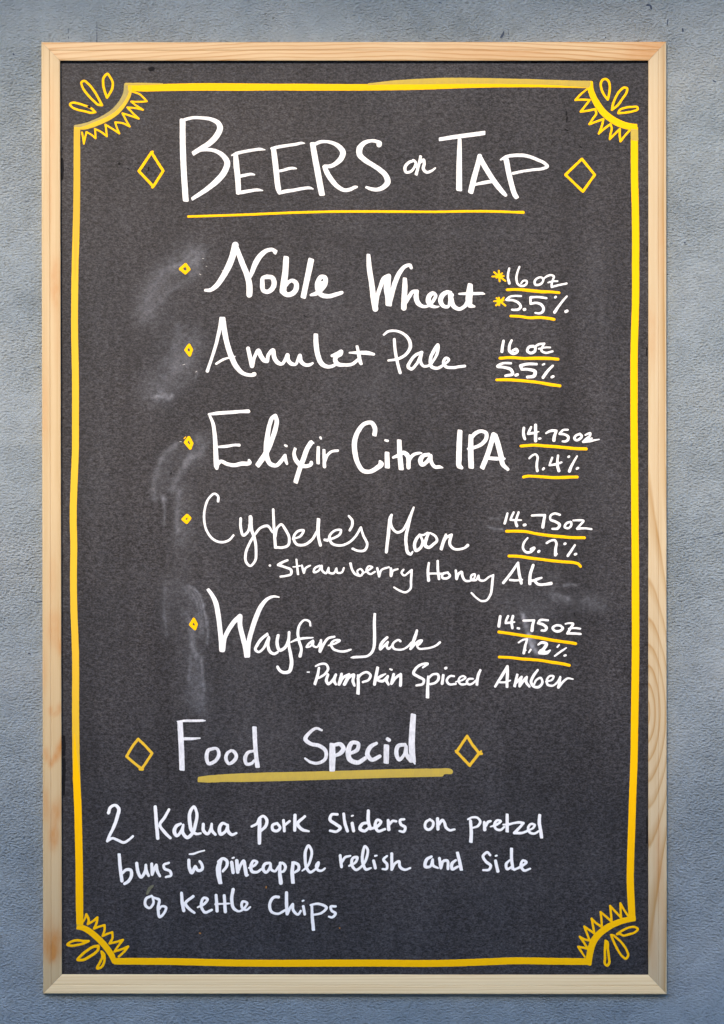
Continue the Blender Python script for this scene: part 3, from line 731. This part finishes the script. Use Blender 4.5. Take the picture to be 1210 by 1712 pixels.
word('indented smaller word after a dot: strawberry', (430, 920, 280), """
13.0: 90,110,16.7 92,110,16.7
16.7: 218,72,16.7 185,85,18.6 150,105,20.5! 200,122,18.6 245,145,20.5 245,170,18.6 205,185,16.7 168,190,16.7
f14.9: 282,62,14.9 287,110,16.7 295,178,18.6
12.1: 258,120,11.2 285,118,12.1 308,112,13.0
16.7: 322,110,16.7 336,162,18.6! 348,130,16.7 382,110,13.0
15.8: 450,112,16.7 415,130,16.7 408,158,16.7 440,150,16.7 465,112,16.7! 468,145,18.6 495,166,16.7 515,125,14.9! 518,160,18.6 550,166,16.7 572,130,14.9! 578,162,16.7 612,158,16.7 625,128,14.9
s16.7: 672,90,20.5 685,140,18.6 712,175,18.6 745,184,16.7 764,160,16.7 745,135,14.9 722,150,14.9 735,182,14.9
14.9: 765,165,11.2 808,140,15.8 830,122,14.9 805,116,15.8 788,145,16.7 815,172,16.7 850,155,14.9
16.7: 866,130,18.6 880,188,18.6! 895,145,16.7 950,122,14.9
16.7: 965,132,18.6 966,184,22.3! 978,150,14.9 1014,136,14.9
15.8: 1056,140,14.9 1042,162,16.7 1060,182,15.8 1088,165,14.9 1114,142,14.9
15.8: 1116,142,16.7 1110,220,18.6 1105,280,16.7 1070,304,15.8 1030,292,15.8 988,268,14.9""")
word('smaller word: honey', (690, 920, 270), """
19.0: 120,96,19.0 113,155,20.9 118,225,24.7
16.1: 112,175,17.1 165,174,15.2 222,176,17.1
19.0: 186,80,19.0 188,150,20.9 196,214,20.9
17.1: 262,166,17.1 222,180,19.0 220,205,19.0 255,210,19.0 278,192,19.0 262,168,17.1
17.1: 322,152,19.0 328,215,20.9! 340,180,20.9 365,162,19.0 372,195,20.9 395,228,19.0 430,228,17.1 462,205,15.2 464,180,17.1 438,190,17.1 440,220,19.0 470,224,17.1 492,190,17.1! 500,222,19.0 530,228,17.1 570,200,15.2 604,184,13.3
17.1: 600,190,19.0 594,260,20.9 580,335,19.0 550,376,18.1 515,380,17.1 475,355,16.1 440,320,15.2""")
word('smaller word: ale', (690, 920, 270), """
20: 788,94,20 740,165,22 678,244,22
20: 788,94,20 795,165,22 812,246,24
18: 728,222,18 775,226,18 820,220,14
20: 902,112,22 880,180,24 876,250,26
18: 892,228,20 930,220,18 965,206,16! 915,228,22 935,252,22 985,256,20 1035,248,26""")
figure('14.75 oz on the fourth line', (820, 840, 190), """
26: 180,116,24 166,170,28 150,222,28
24: 246,106,24 222,155,26 212,186,24! 270,188,24 326,188,20
26: 298,106,26 276,170,28 268,210,30 280,250,32
32: 356,242,32 370,238,30
26: 440,140,24 500,136,26 578,136,28! 568,190,32 556,262,36
25: 738,132,26 680,118,24 640,140,26 636,180,26 690,205,30 735,240,32 715,275,30 658,282,24
25: 850,206,24 805,225,28 790,262,28 825,275,26 860,240,26 858,210,24
22: 880,192,20 940,190,24 990,196,24 960,235,24 922,280,28! 1000,275,24 1074,284,22""")
under((820, 840, 190), "30: 170,307,30 260,306,30 370,310,30 480,332,30 600,350,32 740,364,32 870,374,30 1000,376,30")
figure('6.7 percent on the fourth line', (820, 840, 190), """
24: 394,378,20 355,430,26 346,490,28 380,530,28 430,525,30 462,485,34 430,498,28
30: 508,526,28 518,518,28
26: 598,432,26 640,408,24 685,404,26 700,430,28 692,490,32 690,560,34
14: 690,552,34 706,548,22
28: 788,442,28 796,438,28
26: 898,454,24 855,520,28 822,568,30
30: 898,554,28 910,548,28""")
under((820, 840, 190), "30: 196,570,30 300,574,30 420,592,32 540,606,30 680,624,30 800,634,30 890,642,30 935,656,30 958,682,28")
diamond((280, 700, 141.3), "c46: 278,1385! 318,1424! 272,1484! 222,1440!", name='bullet_diamond')
# --- fifth line
word('white word beginning with a swooping W', (330, 970, 270), """
f34: 76,66,26 105,105,30 135,165,38 152,240,38 165,340,36 176,440,38 184,534,42
e32: 188,520,40 205,430,32 240,360,34 280,305,36 318,272,40! 318,330,36 340,430,38 358,500,38 372,576,44
32: 374,560,42 382,470,36 405,380,36 440,275,38 480,190,34 525,140,26 570,122,20 612,127,10
s22: 528,402,24 490,430,24 450,480,24 434,522,22 455,538,18 490,515,20 520,460,22 537,425,22! 528,490,24 548,540,24 575,552,22 600,540,18
24: 604,415,24 596,470,26 618,525,26 650,510,24 680,450,22 686,390,20
24: 686,392,22 684,480,22 698,560,26 704,630,30 685,685,28 650,692,24 615,675,24 600,650,22
s18: 846,345,16 840,312,18 805,298,16 768,330,20 752,390,22 760,450,22 778,520,22 768,568,26
18: 700,465,12 740,446,20 790,436,20 865,430,12
17: 865,452,16 830,480,18 818,500,18 845,495,16 868,458,16! 868,492,18 890,502,16 925,460,18
20: 925,450,20 918,532,26! 945,480,22 980,435,20 1025,424,18
17: 980,490,12 1040,470,18 1065,452,18 1035,448,17 1000,480,20 1015,512,20 1060,532,18 1110,532,20 1148,520,16""")
word('thin white word beginning with a hooked J', (600, 1000, 160), """
s38: 200,192,34 194,300,40 196,420,42 196,530,42 186,630,40 155,695,36 105,732,32 40,742,32 -30,745,34 -70,748,34 -102,752,16
34: 356,498,36 310,540,42 270,610,42 268,645,34 310,610,34 365,555,30! 350,610,34 370,640,30 420,600,26
30: 524,545,32 505,530,30 460,545,30 425,590,32 440,635,32 490,652,28 560,645,28 620,610,28 665,560,30
34: 732,410,34 715,470,44 690,540,44 668,600,38 650,642,34
30: 655,640,30 710,580,34 765,540,34 795,535,30 770,575,30 735,605,30 755,635,28 830,638,28 910,625,28 980,595,28 1022,560,36""")
word('indented smaller word after a dot: pumpkin', (500, 1100, 260), """
10.3: 62,110,10.3 78,110,12.0
e20.6: 154,78,20.6 142,140,24.1 120,208,24.1
18.1: 128,64,15.5 165,48,18.9 210,50,18.9 225,80,22.4 200,125,20.6 155,155,18.9
19.8: 224,130,22.4 212,180,25.8 225,202,22.4 255,180,22.4 285,130,22.4! 272,180,25.8 285,205,20.6
19.8: 330,125,22.4 310,205,25.8! 345,150,22.4 388,128,22.4! 352,205,27.5! 385,155,22.4 425,130,22.4 418,180,25.8 430,215,20.6
f25.8: 458,130,20.6 460,200,25.8 457,282,29.2
18.1: 455,160,20.6 485,125,20.6 530,112,20.6 555,135,22.4 540,170,20.6 495,188,18.9
s24.1: 612,70,24.1 598,140,25.8 586,205,25.8
16.3: 600,165,20.6 640,140,24.1 672,124,12.0
18.9: 602,172,18.9 650,180,24.1 690,142,20.6! 680,180,24.1 695,206,20.6
14.6: 706,86,13.8 720,92,17.2
19.8: 735,128,22.4 718,200,24.1! 750,155,22.4 790,128,24.1! 790,170,24.1 788,214,24.1""")
word('smaller word: spiced', (500, 1100, 260), """
18.1: 962,75,15.5 1000,45,18.9 960,48,20.6 905,85,22.4 890,120,24.1 925,145,22.4 970,175,22.4 965,198,20.6 912,215,18.9
f24.1: 1006,140,20.6 1000,220,25.8 998,312,29.2
18.1: 1008,155,20.6 1040,128,18.9 1080,130,20.6 1085,160,22.4 1060,192,20.6 1020,205,18.9
s21.5: 1122,128,22.4 1112,200,24.1
20.6: 1138,80,22.4 1144,78,22.4
17: 1206,142,17 1178,140,18 1148,178,20 1165,203,20 1218,202,18
16: 1218,186,12 1272,170,17 1294,152,17 1282,142,17 1250,152,17 1240,182,18 1258,204,18 1296,204,17
17: 1352,162,16 1316,166,19 1304,190,20 1318,206,18 1350,198,17 1372,176,16
f22: 1412,90,20 1396,125,24 1386,170,25 1382,214,22""")
word('smaller word: amber', (740, 1100, 240), """
22.4: 545,72,24.1 505,140,27.5 470,195,24.1 442,240,22.4
e24.1: 545,72,25.8 545,140,27.5 542,200,25.8 542,250,24.1
18.9: 482,205,18.9 530,204,18.9 568,190,17.2
f22.4: 630,135,20.6 616,190,24.1 605,244,25.8
20.6: 618,210,22.4 665,160,22.4! 652,200,25.8 648,238,24.1! 690,180,24.1 708,160,22.4! 702,200,25.8 730,240,22.4
22.4: 800,102,20.6 765,150,25.8 745,205,25.8 765,240,22.4 810,244,24.1 840,205,22.4 825,168,18.9 790,185,18.9 768,225,18.9
18.9: 870,200,15.5 925,180,18.9 935,155,18.9 905,152,18.9 878,185,22.4 885,225,22.4 925,234,18.9 965,205,17.2 990,160,18.9
22.4: 992,165,18.9 975,248,25.8! 1010,205,22.4 1055,172,18.9 1098,178,13.8""")
figure('14.75 oz on the fifth line', (810, 1010, 180), """
32: 175,138,32 166,200,36 160,248,36
28: 264,136,28 242,185,30 236,212,28! 285,208,28 336,202,20
30: 318,136,32 304,200,32 312,268,32
32: 372,270,28 386,274,28
28: 436,185,26 500,184,28 556,184,30! 540,235,34 532,296,40
28: 712,182,26 620,184,30 600,215,30! 660,232,32 695,270,36 680,295,30 640,296,26
28: 855,242,28 800,240,28 764,270,30 790,300,30 850,300,32 880,270,30 852,242,26
24: 908,222,20 950,214,22 995,222,28 970,265,32 930,330,30! 1000,330,30 1080,336,28
22: 945,275,20 1010,270,26 1074,276,24""")
under((810, 1010, 180), "32: 160,314,32 280,330,32 440,355,34 600,376,34 720,398,34 860,420,34 960,434,34 1022,444,34")
figure('7.2 percent on the fifth line', (810, 1010, 180), """
24: 382,432,22 430,402,24 480,392,22! 462,450,30 440,550,34
14: 448,520,30 462,518,20
24: 498,542,20 518,512,26
32: 602,456,24 640,432,32 696,448,36 670,495,40 620,545,44! 700,545,42 735,520,22
30: 630,520 690,540
22: 818,482,22 838,458,20
26: 918,492,18 860,530,26 788,584,22
30: 898,580,26 912,574,26""")
under((810, 1010, 180), "30: 164,595,30 280,600,30 420,616,34 540,624,32 640,634,32 760,654,34 870,670,34 952,688,32")
diamond((290, 1010, 80), "c76: 510,385! 578,512! 540,625! 430,520!\n30: 508,350 530,390", name='bullet_diamond')
# --- food special
FD = (200, 1180, 300); SP = (490, 1180, 330)
word('worn white word: Food', FD, """
f36: 406,104,38 410,180,38 416,300,38 420,434,38
12: 388,106,10 430,102,18 520,101,18 560,100,18 576,100,10
14: 438,222,22 490,222,20 540,218,12
24: 632,290,20 600,298,26 585,345,28 600,390,24 640,375,26 668,330,26 655,290,22 628,286,18
24: 750,302,20 725,320,24 716,355,26 735,390,22 770,372,26 786,340,26 768,308,24 748,300,18
22: 905,304,18 865,315,24 845,355,28 855,392,24 890,388,22 905,370,18
f30: 908,142,32 912,240,30 920,340,30 930,416,32""", 'white_streaky')
word('worn white word: Special', SP, """
14: 175,150,14 145,138,18 100,165,22 75,205,28 105,232,24 160,245,24 200,280,24 196,325,22 150,352,20 105,345,18 72,322,14
f36: 240,232,36 240,320,40 238,405,36
20: 252,240,22 290,236,26 308,262,30 290,290,28 260,305,20
26: 345,295,20 395,265,26 398,232,24 365,225,26 338,275,34 348,330,32 395,348,28 440,322,26
24: 510,230,20 475,250,28 455,300,30 480,330,26 530,310,24
f34: 572,240,34 570,352,34
22: 578,204,24 588,210,24
24: 685,238,22 645,245,26 632,290,28 650,330,24 680,300,20 692,250,22! 695,300,26 722,335,30
f34: 737,52,34 730,150,38 727,250,40 735,345,36
12: 738,340,18 746,356,10""", 'white_streaky')
under((200, 1180, 300), "f50: 530,497,36 600,494,48 700,488,52 820,485,58 980,480,60 1150,476,60 1300,472,58 1450,468,57 1650,462,57 1850,456,57 2050,452,56 2180,450,54\n30: 2150,446,44 2222,442,38 2230,444,34", 'yellow_worn', 'broad worn underline beneath the words Food Special')
diamond(FD, "c18: 124,224! 170,268 218,320! 186,370 148,426! 100,388 46,342! 82,280\n18: 136,428 154,428", 'yellow_soft', 'diamond left of the food heading')
diamond(SP, "c17: 1066,186! 1100,240 1140,290! 1082,366! 1002,282!\n16: 1136,292,18 1154,294,18\n12: 1145,284 1152,278\n12: 1000,282,16 996,276", 'yellow_soft', 'diamond right of the food heading')
K = (160, 1330, 270)
word('figure 2 before the dish', K, "23: 95,130,26 110,88,24 145,72,22 170,95,28 160,160,28 130,245,26 100,305,22 85,342,20! 125,320,20 165,335,22 210,352,22 250,330,20 278,305,18")
word('kalua', K, """
24: 445,85,26 452,180,28 464,320,28
22: 548,105,22 515,165,24 480,218,24 515,275,26 558,318,22
22: 636,212,20 605,228,28 588,275,30 605,302,24 640,265,24 655,220,20! 652,280,28 685,315,28 722,285,26 748,210,28 756,130,24 735,84,22 710,115,26 704,200,30 725,270,28 755,288,22 785,284,18
24: 805,215,24 808,265,28 835,288,24 862,250,24 868,212,20! 868,260,28 895,292,22
22: 985,220,18 950,208,24 925,255,30 935,290,26 970,270,24 988,220,20! 990,265,28 1020,294,24 1052,282,18""")
PK = (410, 1340, 290)
word('pork', PK, """
20: 44,174,18 80,155,20 100,115,20 125,102,20 148,125,24 145,165,24 108,205,20
26: 100,125,26 98,220,28 98,290,26
20: 222,152,20 190,165,22 192,198,22 220,206,22 242,185,22 222,152,20
24: 266,132,22 272,205,22
18: 275,165,20 308,138,20
24: 346,96,24 344,200,24
20: 415,104,20 365,158,24 395,195,24 442,208,16""")
word('sliders', PK, """
20: 642,90,20 602,92,20 590,125,24 630,158,24 662,185,24 640,208,20 590,204,18
22: 686,86,20 694,150,24 712,206,24
22: 745,152,24 755,205,24
15: 742,101,15 752,98,12
20: 855,148,20 815,158,24 800,190,26 830,206,22 860,185,20
23: 858,66,24 858,140,26 872,190,24
19: 872,192,18 925,170,22 945,140,22 922,128,20 905,165,24 925,206,22 975,192,18
22: 996,132,22 1000,195,26
19: 1005,160,20 1028,136,20 1052,138,18
19: 1108,124,18 1080,130,20 1085,160,22 1115,180,22 1105,210,20 1075,206,16""")
OP = (690, 1340, 240)
word('on', OP, """
23: 145,150,22 110,175,26 105,220,26 130,238,24 165,215,24 170,172,24 140,150,20
25: 208,145,28 212,232,30
22: 218,195,26 252,158,26 265,175,26 280,220,26 310,242,22 352,235,20""")
word('pretzel', OP, """
e28: 486,165,28 492,250,30 489,345,32
20: 465,150,18 500,134,20 545,138,22 568,165,24 550,205,24 508,222,18
26: 602,175,26 606,238,30
22: 615,205,24 635,172,26 656,165,22
21: 655,212,14 712,192,22 742,165,20 715,158,22 688,190,24 698,228,24 740,240,22 770,215,20
f28: 795,104,26 795,190,30 795,258,30
20: 762,195,16 810,192,22 850,182,20
23: 852,182,20 895,176,24 932,182,24! 895,225,26 855,265,26! 920,265,22 968,248,20
21: 962,245,16 1015,222,22 1028,198,22 995,190,22 972,225,24 988,262,24 1025,270,22 1060,250,20
f28: 1070,108,28 1066,180,30 1078,250,30 1086,310,28""")
BN = (180, 1410, 260)
word('buns', BN, """
s26: 88,80,26 96,180,28 110,292,28
24: 112,235,20 145,205,26 178,208,26 185,240,28 160,295,26 130,314,24
24: 225,155,26 235,220,28 258,264,24 288,225,26 296,168,22! 300,215,28 318,252,22
24: 342,160,24 345,242,26! 360,200,26 378,168,24! 385,215,28 405,255,22
20: 475,152,20 435,170,22 440,195,22 485,218,24 492,248,22 452,262,20""")
word('w with a bar over it', BN, """
24: 630,130,26 635,190,28 652,228,28 680,180,26! 705,212,26 735,200,26 732,165,24 715,140,22
15: 635,84,14 665,82,18 710,66,16 752,56,12""")
PN = (350, 1400, 230)
word('pineapple', PN, """
e40: 98,205,34 80,260,48 82,330,46 97,408,36
27: 80,215,30 118,186,28 152,205,30 150,255,28 118,298,24
28: 195,220,32 208,308,32
19: 202,182,18 214,178,20
30: 240,205,34 248,305,34
28: 255,290,26 275,240,28 300,208,30 312,260,34 322,325,34
20: 325,335,28 340,330,18
24: 345,268,16 395,248,24 418,215,24 390,206,24 365,250,32 375,300,30 415,306,26 455,280,22
26: 530,225,24 490,232,28 472,280,30 495,308,26 530,270,26 538,232,22! 545,285,26 575,298,24 605,260,24
28: 622,225,28 618,300,32 628,400,38
24: 608,255,22 640,225,26 668,255,28 650,298,26 628,306,20
f34: 736,215,32 728,300,34 735,405,36
25: 742,222,28 780,240,28 785,280,28 750,308,22
24: 815,294,14 855,262,26 890,190,26 896,110,26 870,72,24 848,110,28 842,190,30 855,270,28 885,306,26 925,285,22 960,240,22 960,220,22 940,245,26 955,288,26 990,292,22 1015,272,20""")
RL = (550, 1400, 360)
word('relish', RL, """
17: 62,102,18 70,165,18
14: 74,135,16 90,112,16 120,104,12
15: 112,160,12 150,138,16 158,112,16 135,115,16 128,155,18 150,182,16 185,160,15 212,110,17 215,65,17 203,50,15 190,85,18 190,145,18 208,180,18 235,172,12
17: 250,132,18 260,172,18
12: 258,104,12 268,102,10
15: 325,105,14 305,125,16 325,150,17 322,178,16 300,178,12
17: 352,92,18 352,180,18! 372,145,16 392,135,17 398,165,18 425,182,15 456,172,12""")
word('and', RL, """
16: 575,108,16 548,125,20 542,165,20 565,165,16 582,125,16! 585,158,18 612,172,12
17: 620,118,18 628,172,18! 645,132,17 662,130,17 668,176,18
16: 712,128,14 690,148,20 692,178,18 722,165,15
f18: 720,82,18 732,130,20 744,186,20""")
word('side', RL, """
16: 905,100,14 890,84,15 865,105,17 880,135,18 908,160,18 900,180,16 866,184,14
18: 935,132,18 948,190,20
12: 936,104,12 942,102,12
16: 1015,128,12 995,150,18 1000,178,16 1028,165,14
f18: 1025,60,18 1026,130,19 1034,182,18
14: 1040,182,14 1085,160,16 1108,138,16 1090,130,15 1078,160,18 1095,186,16 1130,176,12""")
KT = (220, 1470, 360)
word('of', KT, """
16: 112,94,15 82,108,17 78,148,17 98,162,15 122,135,16 118,100,15
15: 118,102,14 138,108,15 150,112,17 148,165,18 158,212,17 185,185,16 192,158,16 168,152,14 155,168,13""")
word('kettle', KT, """
18: 280,78,18 284,130,20 292,176,20
17: 345,96,17 302,138,18 325,168,18 352,188,15
15: 370,158,10 408,138,16 426,112,16 408,104,16 390,145,17 412,186,17 450,172,15
18: 474,90,18 480,178,20
18: 520,92,18 526,182,20
12: 470,140,12 548,136,12
16: 570,58,20 562,110,20 575,165,19 600,180,14 635,160,14 648,132,15 625,125,16 620,160,17 645,172,14 666,156,12""")
word('chips', KT, """
16: 825,100,17 802,100,17 775,145,18 785,182,17 822,194,15 860,175,15
17: 870,76,19 870,140,20 874,194,20! 890,160,16 905,140,16! 908,175,18 935,198,15 950,178,14
17: 964,152,17 972,196,17
12: 960,122,12 966,120,11
e17: 1012,150,16 1015,220,19 1022,288,20
15: 1005,145,12 1045,138,16 1095,160,17 1065,190,15 1018,200,12
15: 1146,152,14 1118,155,16 1122,175,16 1145,192,17 1125,214,15 1108,210,13""")


# ------------------------------------------------------------------ wear: spots on the board, chips in the wall paint
marks('worn_spots', (0, 0, 1210), """
7: 251,116 255,115
4.5: 199.2,273.6
2: 213,281.5 215.5,283
2.4: 248.5,280 247.5,285
2.2: 245,289.5
3.2: 147,178.5 150,179.5
2.6: 946.5,187 946.8,192
2.2: 948,196 947.2,204
2.2: 945,217 949,218.5
2: 969,244 972,247
4: 103.6,266 104.5,282 103.4,299
2.4: 104.5,246 104.5,250
2: 106,699
2.2: 106,806
4.5: 106.5,1232 107.3,1244 107,1262
5: 107,1270 107.4,1290 106.6,1306
4: 106.5,1310 106.6,1328
3: 1081.3,582 1080.8,594
3.4: 1082,1366 1082,1398
4.6: 1082.6,1400 1081.2,1408
2: 1081.8,412 1081.6,420
3: 889,104 897,104.6
2.4: 286,790.5 285.4,792
2: 508,527 512,530
1.8: 331,1023.5
1.8: 553,539
1.8: 590,548
2: 960,1025 961,1029
1.6: 345,690
1.6: 715,558""", 'black', panel, 'small black worn spots', lift=0.00016, thick=0.00003, rough=0.5)['kind'] = 'stuff'
marks('chalk_flecks', (0, 0, 1210), """
1: 338,432 341,432.5
1: 344,445 346,445.5
1.3: 333,458 336,459.5
1.2: 371,452 373,453.5
1.1: 300,738.3 303,738.5
1.2: 327,622 329,620.5
1.0: 305,610 309,609
1: 603,468
1: 1065,180""", 'fleck', panel, 'tiny pale chalk flecks', thick=0.00004, rough=0.2)['kind'] = 'stuff'
marks('orange_speck', (0, 0, 1210), "2.4: 333.6,1560 334.6,1560.4", 'orange', panel, thick=0.00005)
marks('orange_speck', (0, 0, 1210), "2.6: 567.5,1551.5", 'orange', panel, thick=0.00005)
marks('orange_speck', (0, 0, 1210), "2: 445,1482 444.6,1484.4", 'orange', panel, thick=0.00005)
marks('pale_smear', (0, 0, 1210), "5: 246,1494,4 250,1486,6 255,1481,3", 'olive', panel, 'faint greenish smear above the last line', thick=0.00003, rough=0.8)
for pts in ["1.3: 1161,901.5,0.8 1171,899.3,1.5 1182,897,0.9", "1.4: 1193,894.6,1 1202,892.8,2 1210,892,1.2", "2.6: 20.3,88 21,89", "2.2: 838,60,3 841,56,3 843,50,1", "0.9: 850.5,45 851,68",
            "0.7: 160.5,34 160.5,70", "0.7: 112.5,46 113,66", "3: 1083,6 1088,6.5 1090,12", "1.6: 1118,30 1117,40", "2.6: 1142.6,46 1143,50", "2.6: 1146,403.6 1146.4,404.6", "1.4: 56,1006.6 61,1007 70,1006.4",
            "2: 1141,893", "2: 1146.6,915.4", "1.8: 45,1077", "2: 46,1093 50,1094.6", "2.4: 1194,133 1198,135", "1.6: 734,1.4 738,3", "1.6: 62,612.5 66,616", "2: 1013.6,60.5", "1.8: 67,590 70,591", "1.8: 1169,296"]:
    marks('paint_chip', (0, 0, 1210), pts, 'chip', None, plane=0.0, thick=0.00006, rough=0.5)
for o in list(COL.objects):
    if o.name.startswith('paint_chip'): o.parent = wall
    if 'world_loc' in o: del o['world_loc']
